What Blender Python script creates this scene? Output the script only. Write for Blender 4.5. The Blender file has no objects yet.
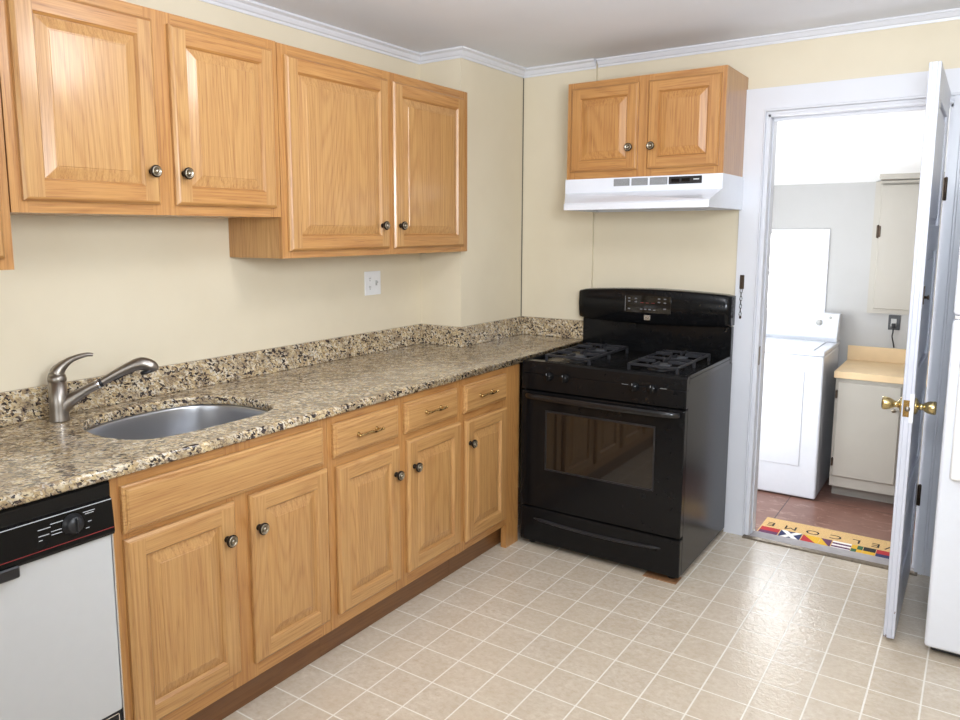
import bpy, bmesh, math, random
from mathutils import Vector, Matrix
random.seed(4)
S = bpy.context.scene
COL = S.collection
PI = math.pi

# ------------------------------------------------------------------ camera
CAM = (2.4199, -3.7842, 1.5003); YAW, PITCH, ROLL = 0.6128, -0.1369, -0.0020
FPX, PPX, PPY = 760.31, -29.59, -23.69
fw = Vector((-math.sin(YAW)*math.cos(PITCH), math.cos(YAW)*math.cos(PITCH), math.sin(PITCH)))
rt = Vector((math.cos(YAW), math.sin(YAW), 0)); up = rt.cross(fw)
rt2 = math.cos(ROLL)*rt + math.sin(ROLL)*up; up2 = -math.sin(ROLL)*rt + math.cos(ROLL)*up
cd = bpy.data.cameras.new('camera'); cam = bpy.data.objects.new('camera', cd); COL.objects.link(cam)
m3 = Matrix((rt2, up2, -fw)).transposed()
cam.matrix_world = Matrix.Translation(CAM) @ m3.to_4x4()
cd.sensor_width = 36; cd.sensor_fit = 'HORIZONTAL'; cd.lens = FPX/960*36
cd.shift_x = -PPX/960; cd.shift_y = PPY/960; cd.clip_start = 0.02
S.camera = cam

# ------------------------------------------------------------------ world, lights, exposure
W = bpy.data.worlds.new('world'); S.world = W; W.use_nodes = True
W.node_tree.nodes['Background'].inputs[0].default_value = (0.93, 0.97, 1.0, 1)
W.node_tree.nodes['Background'].inputs[1].default_value = 16.0

def area(name, loc, target, sx, sy, power, color=(1, 1, 1), shape='RECTANGLE', spread=PI):
    l = bpy.data.lights.new(name, 'AREA'); l.energy = power; l.shape = shape; l.size = sx
    if shape in ('RECTANGLE', 'ELLIPSE'): l.size_y = sy
    l.color = color; l.spread = spread
    o = bpy.data.objects.new(name, l); COL.objects.link(o); o.location = loc
    o.rotation_euler = (Vector(target) - Vector(loc)).to_track_quat('-Z', 'Y').to_euler()
    return o
pl = bpy.data.lights.new('ceiling_lamp_light', 'POINT'); pl.energy = 17; pl.shadow_soft_size = .13; pl.color = (.95, .96, 1)
plo = bpy.data.objects.new('ceiling_lamp_light', pl); COL.objects.link(plo); plo.location = (1.47, -2.03, 2.22)
area('rear_window_light', (1.9, -5.12, 1.5), (1.9, 0, 1.3), 2.0, 1.3, 27, (.85, .92, 1))
area('right_side_light', (3.36, -3.3, 1.45), (0, -3.0, 1.2), 1.3, 1.2, 9, (.85, .92, 1))  # unseen side light in front of the windowless right wall
area('ceiling_fill_light', (2.4, -3.0, 1.75), (1.6, -1.2, 2.5), .5, .5, 60, (.85, .92, 1))  # unseen uplight, added as soft fill to brighten the kitchen ceiling
area('laundry_window_light', (.68, .66, .85), (2.2, 1.0, 1.15), 1.0, 1.1, 42, (.93, .97, 1))
area('laundry_ceiling_fill', (1.5, .45, 1.2), (1.5, .9, 2.2), .4, .4, 7, (1, .99, .98))  # added uplight that whitens the laundry ceiling, no fixture there

S.view_settings.view_transform = 'Standard'; S.view_settings.look = 'None'
S.view_settings.exposure = -0.17; S.view_settings.gamma = 1.0
try: S.view_settings.use_curve_mapping = False
except Exception: pass

# ------------------------------------------------------------------ materials
def srgb(r, g, b):
    f = lambda c: (c/255/12.92) if c/255 <= .04045 else ((c/255+.055)/1.055)**2.4
    return (f(r), f(g), f(b), 1)
class NT:
    def __init__(s, name):
        s.m = bpy.data.materials.new(name); s.m.use_nodes = True
        s.t = s.m.node_tree; s.b = s.t.nodes['Principled BSDF']
    def n(s, typ, **kw):
        x = s.t.nodes.new(typ)
        for k, v in kw.items(): setattr(x, k, v)
        return x
    def l(s, a, b): s.t.links.new(a, b)
    def coords(s, scale=(1, 1, 1), loc=(0, 0, 0), rnd=0.0, rot=(0, 0, 0)):
        tc = s.n('ShaderNodeTexCoord'); out = tc.outputs['Object']
        if rnd:
            oi = s.n('ShaderNodeObjectInfo'); mu = s.n('ShaderNodeMath', operation='MULTIPLY'); mu.inputs[1].default_value = rnd
            s.l(oi.outputs['Random'], mu.inputs[0])
            va = s.n('ShaderNodeVectorMath', operation='ADD'); s.l(out, va.inputs[0]); s.l(mu.outputs[0], va.inputs[1]); out = va.outputs[0]
        mp = s.n('ShaderNodeMapping'); mp.inputs['Scale'].default_value = scale; mp.inputs['Location'].default_value = loc
        mp.inputs['Rotation'].default_value = rot
        s.l(out, mp.inputs['Vector']); return mp.outputs['Vector']
    def noise(s, vec, scale, detail=2, rough=.5, dist=0):
        x = s.n('ShaderNodeTexNoise'); x.inputs['Scale'].default_value = scale; x.inputs['Detail'].default_value = detail
        x.inputs['Roughness'].default_value = rough; x.inputs['Distortion'].default_value = dist
        s.l(vec, x.inputs['Vector']); return x.outputs['Fac']
    def ramp(s, fac, stops, interp='LINEAR'):
        x = s.n('ShaderNodeValToRGB'); x.color_ramp.interpolation = interp
        e = x.color_ramp.elements
        while len(e) < len(stops): e.new(.5)
        for k, (p, c) in enumerate(stops): e[k].position = p; e[k].color = c if len(c) == 4 else (*c, 1)
        s.l(fac, x.inputs[0]); return x.outputs[0]
    def mix(s, fac, a, b, mode='MIX'):
        x = s.n('ShaderNodeMix', data_type='RGBA', blend_type=mode)
        if hasattr(fac, 'is_linked') or hasattr(fac, 'links'): s.l(fac, x.inputs[0])
        else: x.inputs[0].default_value = fac
        for k, v in ((6, a), (7, b)):
            if isinstance(v, tuple): x.inputs[k].default_value = v
            else: s.l(v, x.inputs[k])
        return x.outputs[2]
    def math(s, op, a, b=None, c=None):
        x = s.n('ShaderNodeMath', operation=op)
        for k, v in enumerate((a, b, c)):
            if v is None: continue
            if isinstance(v, (int, float)): x.inputs[k].default_value = v
            else: s.l(v, x.inputs[k])
        return x.outputs[0]
    def bump(s, h, strength=.1, dist=.001):
        x = s.n('ShaderNodeBump'); x.inputs['Strength'].default_value = strength; x.inputs['Distance'].default_value = dist
        s.l(h, x.inputs['Height']); s.l(x.outputs[0], s.b.inputs['Normal'])
    def set(s, **kw):
        for k, v in kw.items():
            i = s.b.inputs[k.replace('_', ' ')]
            if hasattr(v, 'links'): s.l(v, i)
            else: i.default_value = v
        return s.m
BLACK1, WHITE1 = (0, 0, 0, 1), (1, 1, 1, 1)
def plain(name, col, rough=.5, metal=0, noise=.04, scale=30, bump=0, **kw):
    t = NT(name); v = t.coords()
    f = t.noise(v, scale, 3)
    c = t.mix(t.ramp(f, [(.3, BLACK1), (.7, WHITE1)]), tuple(x*(1-noise) for x in col[:3])+(1,), tuple(min(1, x*(1+noise)) for x in col[:3])+(1,))
    if bump: t.bump(f, bump, .002)
    return t.set(Base_Color=c, Roughness=rough, Metallic=metal, **kw)
def oak(name, axis, tint=(1, 1, 1), seed=0):
    t = NT(name)
    def sc(a, b): q = [a]*3; q[axis] = b; return tuple(q)
    v = t.coords(sc(1, 1), (seed, seed*.7, seed*1.3), 7.3)
    def sub(s_):
        mp = t.n('ShaderNodeMapping'); mp.inputs['Scale'].default_value = s_; t.l(v, mp.inputs['Vector']); return mp.outputs[0]
    n1 = t.noise(sub(sc(5.0, .40)), 1, 1.0, .4, .05)
    bands = t.math('MULTIPLY_ADD', t.math('SINE', t.math('MULTIPLY', n1, 200)), .5, .5)
    bands = t.math('POWER', bands, 2.6)
    streak = t.noise(sub(sc(300, 4)), 1, 2, .65)
    pores = t.ramp(t.noise(sub(sc(620, 12)), 1, 1, .5), [(.56, BLACK1), (.66, WHITE1)])
    med = t.noise(sub(sc(40, .8)), 1, 3, .6)
    c = t.mix(t.math('MULTIPLY_ADD', med, .7, .15), srgb(210, 167, 107), srgb(180, 133, 79))
    c = t.mix(t.math('MULTIPLY', bands, .28), c, srgb(160, 104, 56))
    c = t.mix(t.math('MULTIPLY', t.ramp(streak, [(.35, BLACK1), (.70, WHITE1)]), .46), c, srgb(160, 110, 64))
    s2 = t.noise(sub(sc(130, 2.6)), 1, 1, .5)
    c = t.mix(t.math('MULTIPLY', t.ramp(s2, [(.50, BLACK1), (.64, WHITE1)]), .34), c, srgb(150, 98, 54))
    c = t.mix(t.math('MULTIPLY', pores, t.math('MULTIPLY_ADD', bands, .4, .16)), c, srgb(128, 84, 46))
    c = t.mix(1.0, c, tuple(tint)+(1,), 'MULTIPLY')
    t.bump(streak, .12, .0008)
    return t.set(Base_Color=c, Roughness=.36, Coat_Weight=.35, Coat_Roughness=.16)
OZ, OY, OX = oak('oak_upright', 2), oak('oak_long', 1, seed=3), oak('oak_cross', 0, seed=5)
RV = (.96, .87, .76)
OZr, OYr, OXr = oak('oak_frame_upright', 2, RV, 8), oak('oak_frame_long', 1, RV, 9), oak('oak_frame_cross', 0, RV, 11)

def granite():
    t = NT('granite'); v0 = t.coords((1, 1, 1), rot=(.6, .3, .5)); 
    mp = t.n('ShaderNodeMapping'); mp.inputs['Scale'].default_value = (1, .55, 1); t.l(v0, mp.inputs[0]); v = mp.outputs[0]
    dn = t.n('ShaderNodeTexNoise'); dn.inputs['Scale'].default_value = 70; dn.inputs['Detail'].default_value = 2; t.l(v, dn.inputs['Vector'])
    vm = t.n('ShaderNodeVectorMath', operation='MULTIPLY_ADD'); t.l(dn.outputs['Color'], vm.inputs[0]); vm.inputs[1].default_value = (.018,)*3; t.l(v, vm.inputs[2])
    def vor(scale):
        x = t.n('ShaderNodeTexVoronoi'); x.inputs['Scale'].default_value = scale; t.l(vm.outputs[0], x.inputs['Vector'])
        s_ = t.n('ShaderNodeSeparateColor'); t.l(x.outputs['Color'], s_.inputs[0]); return s_.outputs[0], s_.outputs[1]
    a, a2 = vor(150); b, b2 = vor(300)
    base = t.ramp(a, [(0, srgb(146, 126, 102)), (.22, srgb(182, 156, 116)), (.5, srgb(208, 187, 146)), (.8, srgb(222, 209, 184)), (1, srgb(205, 196, 180))])
    big = t.noise(v, 22, 3, .6)
    base = t.mix(t.ramp(big, [(.45, BLACK1), (.7, WHITE1)]), base, srgb(152, 132, 104))
    k = t.math('ADD', a2, t.math('MULTIPLY', t.math('SUBTRACT', t.noise(v, 34, 2, .6), .5), 1.3))
    dark = t.ramp(k, [(.15, WHITE1), (.22, BLACK1)])
    base = t.mix(dark, base, srgb(52, 44, 42))
    grey = t.ramp(t.math('ADD', b, t.math('MULTIPLY', t.math('SUBTRACT', t.noise(v, 60, 2), .5), 1.0)), [(.18, WHITE1), (.30, BLACK1)])
    base = t.mix(t.math('MULTIPLY', grey, .7), base, srgb(96, 82, 76))
    return t.set(Base_Color=base, Roughness=.16, Coat_Weight=.3, Coat_Roughness=.08)
GRAN = granite()

def floor_mat():
    t = NT('vinyl_tile_floor'); tc = t.n('ShaderNodeTexCoord'); sp = t.n('ShaderNodeSeparateXYZ'); t.l(tc.outputs['Object'], sp.inputs[0])
    def grid(o, g, p, w):
        q = t.math('DIVIDE', t.math('SUBTRACT', o, g), p)
        fr = t.math('FRACT', q); d = t.math('ABSOLUTE', t.math('SUBTRACT', fr, .5))
        return t.math('MULTIPLY', t.math('SUBTRACT', d, .5 - w/p), 1/(w/p)), t.math('FLOOR', q)
    gx, ix = grid(sp.outputs[0], .8538, .1502, .0032); gy, iy = grid(sp.outputs[1], -.9267, .1591, .0032)
    g = t.math('MAXIMUM', gx, gy); g = t.ramp(g, [(0, BLACK1), (.35, WHITE1)])
    cb = t.n('ShaderNodeCombineXYZ'); t.l(ix, cb.inputs[0]); t.l(iy, cb.inputs[1])
    wn = t.n('ShaderNodeTexWhiteNoise', noise_dimensions='3D'); t.l(cb.outputs[0], wn.inputs[0])
    v = t.coords()
    c = t.mix(t.ramp(t.noise(v, 9, 5, .65, .4), [(.3, BLACK1), (.7, WHITE1)]), srgb(206, 192, 172), srgb(224, 213, 196))
    c = t.mix(t.ramp(t.noise(v, 45, 4, .7), [(.35, BLACK1), (.75, WHITE1)]), c, srgb(196, 178, 154))
    c = t.mix(t.math('MULTIPLY', wn.outputs[0], .35), c, srgb(212, 195, 170))
    c = t.mix(g, c, srgb(240, 234, 222))
    h = t.math('SUBTRACT', t.math('ADD', t.noise(v, 95, 3, .6, .6), t.math('MULTIPLY', t.noise(v, 42, 2, .5, .8), 1.4)), t.math('MULTIPLY', g, .5))
    t.bump(h, .36, .0028)
    return t.set(Base_Color=c, Roughness=.13, Specular_IOR_Level=.5)
FLOOR = floor_mat()

def paint(name, c1, c2, rough=.55, bump=.05):
    t = NT(name); v = t.coords()
    c = t.mix(t.ramp(t.noise(v, 1.6, 4, .6), [(.3, BLACK1), (.7, WHITE1)]), c1, c2)
    t.bump(t.noise(v, 160, 2), bump, .001)
    return t.set(Base_Color=c, Roughness=rough)
WALL = paint('cream_wall_paint', srgb(226, 215, 191), srgb(219, 207, 182), .42)
CEIL = paint('ceiling_paint', srgb(234, 237, 244), srgb(229, 232, 239), .8)
LWALL = paint('laundry_wall_paint', srgb(182, 181, 180), srgb(176, 175, 173), .6)
LCEIL = paint('laundry_ceiling_paint', srgb(244, 244, 244), srgb(240, 240, 240), .7)
TRIM = paint('white_trim_paint', srgb(224, 225, 230), srgb(217, 218, 224), .35, .03)
GREYW = paint('grey_cabinet_paint', srgb(180, 175, 165), srgb(174, 168, 158), .4)
def chipped():
    t = NT('chipped_door_paint'); v = t.coords()
    c = t.mix(t.ramp(t.noise(v, 4, 4, .6), [(.3, BLACK1), (.7, WHITE1)]), srgb(208, 210, 220), srgb(199, 202, 213))
    sp = t.n('ShaderNodeSeparateXYZ'); tc = t.n('ShaderNodeTexCoord'); t.l(tc.outputs['Object'], sp.inputs[0])
    low = t.ramp(sp.outputs[2], [(.0, (.13,)*3), (.35, (0,)*3)])
    k = t.math('ADD', t.noise(t.coords((1, 1, .6)), 38, 4, .7), low)
    c = t.mix(t.ramp(k, [(.73, BLACK1), (.76, WHITE1)]), c, srgb(120, 100, 88))
    return t.set(Base_Color=c, Roughness=.35)
DOORP = chipped()
def redtile():
    t = NT('red_brown_tile'); v = t.coords()
    tc = t.n('ShaderNodeTexCoord'); sp = t.n('ShaderNodeSeparateXYZ'); t.l(tc.outputs['Object'], sp.inputs[0])
    def grid(o, g, p, w):
        d = t.math('ABSOLUTE', t.math('SUBTRACT', t.math('FRACT', t.math('DIVIDE', t.math('SUBTRACT', o, g), p)), .5))
        return t.math('GREATER_THAN', d, .5 - w/p)
    g = t.math('MAXIMUM', grid(sp.outputs[0], 1.51, .9, .003), grid(sp.outputs[1], 2.2, .9, .003))
    c = t.mix(t.ramp(t.noise(v, 5, 5, .7, .3), [(.3, BLACK1), (.7, WHITE1)]), srgb(118, 82, 70), srgb(140, 104, 92))
    sc = t.ramp(t.noise(t.coords((1, 2.2, 1)), 7, 6, .75, 1.2), [(.56, BLACK1), (.62, WHITE1)])
    c = t.mix(t.math('MULTIPLY', sc, .45), c, srgb(190, 160, 145))
    c = t.mix(g, c, srgb(60, 40, 36))
    return t.set(Base_Color=c, Roughness=.34)
RED = redtile()
BLK = plain('black_enamel', srgb(17, 17, 18), .16, noise=.1, Specular_IOR_Level=.22)
BLKH = plain('black_gloss', srgb(22, 21, 22), .12, noise=.05, Specular_IOR_Level=.5)
BLKM = plain('black_satin', srgb(30, 30, 33), .35, noise=.1)
BLKG = plain('oven_glass', srgb(26, 22, 18), .04, noise=.02, Specular_IOR_Level=.75)
BLKSIDE = plain('black_side_panel', srgb(26, 26, 29), .22, noise=.15, scale=300, Specular_IOR_Level=.22)
IRON = plain('cast_iron', srgb(38, 38, 42), .42, noise=.2, scale=200)
WAPP = plain('white_appliance', srgb(226, 229, 236), .22, noise=.01, Coat_Weight=.4, Coat_Roughness=.06)
DWW = plain('white_dishwasher_panel', srgb(196, 197, 198), .14, noise=.01, Coat_Weight=.5, Coat_Roughness=.04)
WPL = plain('white_plastic', srgb(236, 236, 236), .4, noise=.01)
GPL = plain('grey_vent', srgb(182, 182, 180), .5)
def steel(name, col, rough, sc):
    t = NT(name); f = t.noise(t.coords(sc), 1, 2)
    c = t.mix(f, tuple(x*.94 for x in col[:3])+(1,), col)
    return t.set(Base_Color=c, Metallic=1.0, Roughness=t.math('MULTIPLY_ADD', f, .06, rough-.03))
STEEL = plain('brushed_steel', srgb(186, 187, 191), .29, 1.0, noise=.015, scale=4)
NICK = steel('brushed_nickel', srgb(152, 145, 137), .36, (300, 300, 40))
CHR = plain('chrome', srgb(225, 225, 228), .12, 1.0, noise=.01)
PEWT = plain('antique_pewter', srgb(165, 155, 138), .3, 1.0, noise=.25, scale=400)
PEWD = plain('dark_pewter', srgb(52, 46, 40), .4, .9, noise=.2, scale=400)
BRASSD = plain('antique_brass', srgb(190, 158, 104), .22, 1.0, noise=.3, scale=300)
BRASS = plain('polished_brass', srgb(206, 186, 134), .24, 1.0, noise=.05)
BRONZE = plain('aged_hinge_metal', srgb(78, 66, 56), .4, .9, noise=.3, scale=300)
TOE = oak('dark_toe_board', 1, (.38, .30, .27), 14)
RAW = plain('raw_wood', srgb(150, 108, 72), .7, noise=.2, scale=60)
LAM = plain('light_laminate', srgb(228, 200, 158), .4, noise=.05, scale=8)
COIR = plain('coir', srgb(206, 170, 116), .95, noise=.22, scale=260, bump=.6)
THR = plain('threshold_metal', srgb(120, 108, 92), .4, .7, noise=.25, scale=80)
SILL = plain('worn_sill_paint', srgb(160, 154, 154), .5, noise=.12, scale=22)
MARK = plain('faint_print', srgb(112, 112, 116), .6)
VENT = plain('vent_shadow_grey', srgb(120, 122, 124), .6)
JOINT = plain('wall_joint', srgb(96, 90, 78), .8)
INK = plain('black_ink', srgb(28, 24, 22), .9)
PRW = plain('print_white', srgb(200, 202, 205), .6)
PRR = plain('print_red', srgb(150, 40, 40), .6)
DGREY = plain('dark_grey_plastic', srgb(70, 72, 76), .45)
def glass():
    t = NT('window_glass'); v = t.coords(); f = t.noise(v, 3, 1)
    return t.set(Base_Color=(1, 1, 1, 1), Roughness=t.math('MULTIPLY', f, .002), Transmission_Weight=1.0, IOR=1.02)
GLASS = glass()
FLAGC = {n: plain('flag_'+n, c, .95, noise=.15, scale=260) for n, c in dict(red=srgb(170, 44, 48), blue=srgb(44, 48, 86), white=srgb(232, 228, 222), yellow=srgb(214, 168, 48), green=srgb(50, 92, 60), black=srgb(30, 28, 30), purple=srgb(96, 52, 84)).items()}

# ------------------------------------------------------------------ mesh helpers
class MB:
    def __init__(s): s.bm = bmesh.new()
    def _bev(s, verts, b, seg, mat):
        fs = set(f for v in verts for f in v.link_faces)
        for f in fs: f.material_index = mat
        if b:
            es = set(e for v in verts for e in v.link_edges)
            r = bmesh.ops.bevel(s.bm, geom=list(es), offset=b, segments=seg, profile=.5, affect='EDGES', clamp_overlap=True)
            for f in r['faces']: f.material_index = mat
    def box(s, lo, hi, mat=0, b=0, seg=1):
        lo = Vector(lo); hi = Vector(hi)
        r = bmesh.ops.create_cube(s.bm, size=1, matrix=Matrix.Translation((lo+hi)/2) @ Matrix.Diagonal((*(hi-lo), 1)))
        s._bev(r['verts'], b, seg, mat); return s
    def prism(s, pts, vec, mat=0, b=0, seg=1):
        """extrude a closed 3-D polygon along vec"""
        vec = Vector(vec); a = [s.bm.verts.new(p) for p in pts]; c = [s.bm.verts.new(Vector(p)+vec) for p in pts]
        n = len(pts); fs = [s.bm.faces.new(a[::-1]), s.bm.faces.new(c)]
        for i in range(n): fs.append(s.bm.faces.new((a[i], a[(i+1) % n], c[(i+1) % n], c[i])))
        bmesh.ops.recalc_face_normals(s.bm, faces=fs)
        s._bev(a+c, b, seg, mat); return s
    def lathe(s, o, d, prof, mat=0, n=24, smooth=True):
        """prof: (radius, distance along d)"""
        o = Vector(o); d = Vector(d).normalized(); q = d.to_track_quat('Z', 'Y')
        rings = []
        for r, h in prof:
            if r < 1e-6: rings.append([s.bm.verts.new(o + d*h)])
            else: rings.append([s.bm.verts.new(o + d*h + q @ Vector((r*math.cos(2*PI*k/n), r*math.sin(2*PI*k/n), 0))) for k in range(n)])
        fs = []
        for A, B in zip(rings, rings[1:]):
            for k in range(n):
                k2 = (k+1) % n
                if len(A) == 1 and len(B) == 1: continue
                if len(A) == 1: f = s.bm.faces.new((A[0], B[k], B[k2]))
                elif len(B) == 1: f = s.bm.faces.new((A[k], A[k2], B[0]))
                else: f = s.bm.faces.new((A[k], A[k2], B[k2], B[k]))
                fs.append(f)
        if len(rings[0]) > 1: fs.append(s.bm.faces.new(rings[0][::-1]))
        if len(rings[-1]) > 1: fs.append(s.bm.faces.new(rings[-1]))
        for f in fs: f.material_index = mat; f.smooth = smooth
        bmesh.ops.recalc_face_normals(s.bm, faces=fs); return s
    def tube(s, pts, rad, mat=0, n=10, flat=1.0, closed=False, sub=6, upv=(0, 0, 1)):
        """smooth tube; rad number or list; flat squashes across the up direction"""
        P = [Vector(p) for p in pts]; R = rad if isinstance(rad, (list, tuple)) else [rad]*len(P)
        Q = []; RR = []
        for i in range(len(P)-1):
            p0 = P[max(i-1, 0)]; p1 = P[i]; p2 = P[i+1]; p3 = P[min(i+2, len(P)-1)]
            for k in range(sub):
                t = k/sub
                Q.append(.5*((2*p1)+(p2-p0)*t+(2*p0-5*p1+4*p2-p3)*t*t+(3*p1-p0-3*p2+p3)*t**3)); RR.append(R[i]+(R[i+1]-R[i])*t)
        Q.append(P[-1]); RR.append(R[-1])
        rings = []; 
        for i, q in enumerate(Q):
            d = (Q[min(i+1, len(Q)-1)] - Q[max(i-1, 0)]).normalized()
            u = Vector(upv); 
            if abs(d.dot(u)) > .98: u = Vector((1, 0, 0)) if abs(d.x) < .9 else Vector((0, 1, 0))
            a = d.cross(u).normalized(); b = a.cross(d)
            rings.append([s.bm.verts.new(q + (a*math.cos(2*PI*k/n) + b*flat*math.sin(2*PI*k/n))*RR[i]) for k in range(n)])
        fs = []
        for A, B in zip(rings, rings[1:]):
            for k in range(n): fs.append(s.bm.faces.new((A[k], A[(k+1) % n], B[(k+1) % n], B[k])))
        fs.append(s.bm.faces.new(rings[0][::-1])); fs.append(s.bm.faces.new(rings[-1]))
        for f in fs: f.material_index = mat; f.smooth = True
        bmesh.ops.recalc_face_normals(s.bm, faces=fs); return s
    def text(s, txt, M, size, mat=0, ext=.0004):
        cu = bpy.data.curves.new('t', 'FONT'); cu.body = txt; cu.size = size; cu.extrude = ext; cu.align_x = 'CENTER'; cu.align_y = 'CENTER'
        o = bpy.data.objects.new('t', cu); COL.objects.link(o)
        dg = bpy.context.evaluated_depsgraph_get(); me = bpy.data.meshes.new_from_object(o.evaluated_get(dg))
        me.transform(M); k = len(s.bm.faces); s.bm.from_mesh(me); s.bm.faces.ensure_lookup_table()
        for f in s.bm.faces[k:]: f.material_index = mat
        bpy.data.objects.remove(o); bpy.data.curves.remove(cu); bpy.data.meshes.remove(me); return s
    def build(s, name, mats, parent=None, **props):
        me = bpy.data.meshes.new(name); 
        if not isinstance(mats, (list, tuple)): mats = [mats]
        root = parent
        off = Vector((0, 0, 0))
        while root is not None: off += root.location; root = root.parent
        o = bpy.data.objects.new(name, me)
        if parent is None:
            # origin at the mesh's base centre, for a top-level mesh
            if s.bm.verts and not props.pop('at_world', False):
                lo = [min(v.co[i] for v in s.bm.verts) for i in range(3)]; hi = [max(v.co[i] for v in s.bm.verts) for i in range(3)]
                off = Vector(((lo[0]+hi[0])/2, (lo[1]+hi[1])/2, lo[2])); o.location = off
        else: o.parent = parent; props.pop('at_world', None)
        bmesh.ops.translate(s.bm, verts=s.bm.verts, vec=-off)
        s.bm.to_mesh(me); s.bm.free()
        for m in mats: me.materials.append(m)
        COL.objects.link(o)
        for k, v in props.items(): o[k] = v
        return o
def thing(name, loc, label, cat, group=None, kind=None):
    o = bpy.data.objects.new(name, None); COL.objects.link(o); o.location = loc; o.empty_display_size = .1
    if kind: o['kind'] = kind
    if label: o['label'] = label; o['category'] = cat
    if group: o['group'] = group
    return o
def struct(name, mb, mats, **kw): return mb.build(name, mats, None, kind='structure', at_world=True, **kw)

# ------------------------------------------------------------------ the room
CH = 2.38; JOG = .687; BW = .02; DX0, DX1, DZ = 1.556, 2.262, 2.035; LF = -.18
struct('floor', MB().box((-.02, -5.2, -.06), (3.42, .02, 0)), FLOOR)
struct('ceiling', MB().box((-.1, -5.3, CH), (3.5, .14, CH+.08)), CEIL)
struct('wall_left', MB().box((-.1, -5.2, 0), (0, .14, CH)), WALL)
struct('wall_corner', MB().box((0, -.613, 0), (.256, 0, CH)), WALL)
b = MB().box((0, 0, 0), (JOG, .14, CH)).box((JOG, BW, 0), (DX0, .14, CH)).box((DX0, BW, DZ), (DX1, .14, CH)).box((DX1, BW, 0), (3.42, .14, CH))
struct('wall_back', b, WALL)
struct('wall_right', MB().box((3.4, -5.2, 0), (3.5, .02, CH)), WALL)
struct('wall_rear', MB().box((-.1, -5.3, 0), (3.5, -5.2, CH)), WALL)
# narrow dark joint where the corner box meets the back wall
struct('trim_1', MB().box((.2555, -.006, 1.0), (.2590, 0, 2.335)), JOINT)
# crown moulding
def crown(path, zb, name, proj=.036, close=True):
    """path: wall-line points in xy, room on the right-hand side"""
    m = MB(); prof = [(0, zb), (.006, zb), (.008, zb+.010), (.014, zb+.014), (proj*.55, zb+.024), (proj*.62, zb+.030), (proj, CH-.008), (proj, CH), (0, CH)]
    P = [Vector((x, y, 0)) for x, y in path]; rings = []
    for i, p in enumerate(P):
        d1 = (P[i]-P[i-1]).normalized() if i else None; d2 = (P[i+1]-P[i]).normalized() if i < len(P)-1 else None
        nn = lambda d: Vector((d.y, -d.x, 0))
        if d1 is None: o = nn(d2)
        elif d2 is None: o = nn(d1)
        else:
            o = nn(d1)+nn(d2); o = o/ (o.dot(nn(d1)))
        rings.append([m.bm.verts.new(p + o*a + Vector((0, 0, z))) for a, z in prof])
    n = len(prof)
    for A, B in zip(rings, rings[1:]):
        for k in range(n): m.bm.faces.new((A[k], A[(k+1) % n], B[(k+1) % n], B[k]))
    m.bm.faces.new(rings[0][::-1]); m.bm.faces.new(rings[-1])
    bmesh.ops.recalc_face_normals(m.bm, faces=m.bm.faces); struct(name, m, TRIM)
crown([(0, -5.2), (0, -.613), (.256, -.613), (.256, 0), (JOG+.0, 0)], 2.335, 'trim_2')
crown([(JOG+.004, BW), (3.4, BW), (3.4, -5.2)], 2.343, 'trim_3')
# little pipe stub beside the jog above the range cabinet
# door casing, jambs, stops
t = thing('door_frame', (DX0, BW, 0), None, None, kind='structure')
cas = MB().prism([(1.438, 0, 0), (1.535, 0, 0), (1.535, 0, DZ+.008), (2.30, 0, DZ+.008), (2.30, 0, 0), (2.395, 0, 0), (2.395, 0, DZ+.115), (1.438, 0, DZ+.115)], (0, BW, 0))
cas.build('casing', TRIM, t)
be = MB().box((1.529, -.006, 0), (1.537, BW, DZ+.02), b=.003).box((1.537, .004, 0), (1.548, BW, DZ+.01), b=.003)
be.box((1.533, -.006, DZ+.008), (2.30, BW, DZ+.02), b=.003).box((1.545, .004, DZ-.006), (2.29, BW, DZ+.010), b=.003).box((2.29, -.004, 0), (2.302, BW, DZ+.02), b=.003)
be.box((2.262, -.0025, 0), (2.2898, BW, DZ+.009)).build('bead', TRIM, t)
ja = MB().box((1.540, .006, 0), (1.5565, .142, DZ)).box((DX1-.002, .006, 0), (DX1+.03, .142, DZ)).box((1.540, .006, DZ-.016), (DX1+.03, .142, DZ))
ja.box((1.5565, .055, 0), (1.562, .09, DZ-.016), b=.002).box((1.5565, .055, DZ-.03), (DX1, .09, DZ-.016), b=.002).box((DX1-.014, .055, 0), (DX1-.002, .09, DZ-.016), b=.002)
ja.build('jamb', TRIM, t)
st = MB().box((1.5562, .018, .86), (1.5582, .046, .95), b=.0008); st.build('strike_plate', NICK, t)
struct('trim_4', MB().prism([(1.535, -.028, 0), (1.535, -.022, .006), (1.535, .004, .008), (1.535, .012, .004), (1.535, .012, 0)], (.74, 0, 0)), THR)
struct('trim_5', MB().box((1.54, .0125, -.05), (2.28, .105, .0)).box((1.54, .095, LF), (2.28, .105, -.05)), SILL)
struct('baseboard_back', MB().box((2.397, .003, 0), (3.4, BW, .10), b=.003), TRIM)

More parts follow.
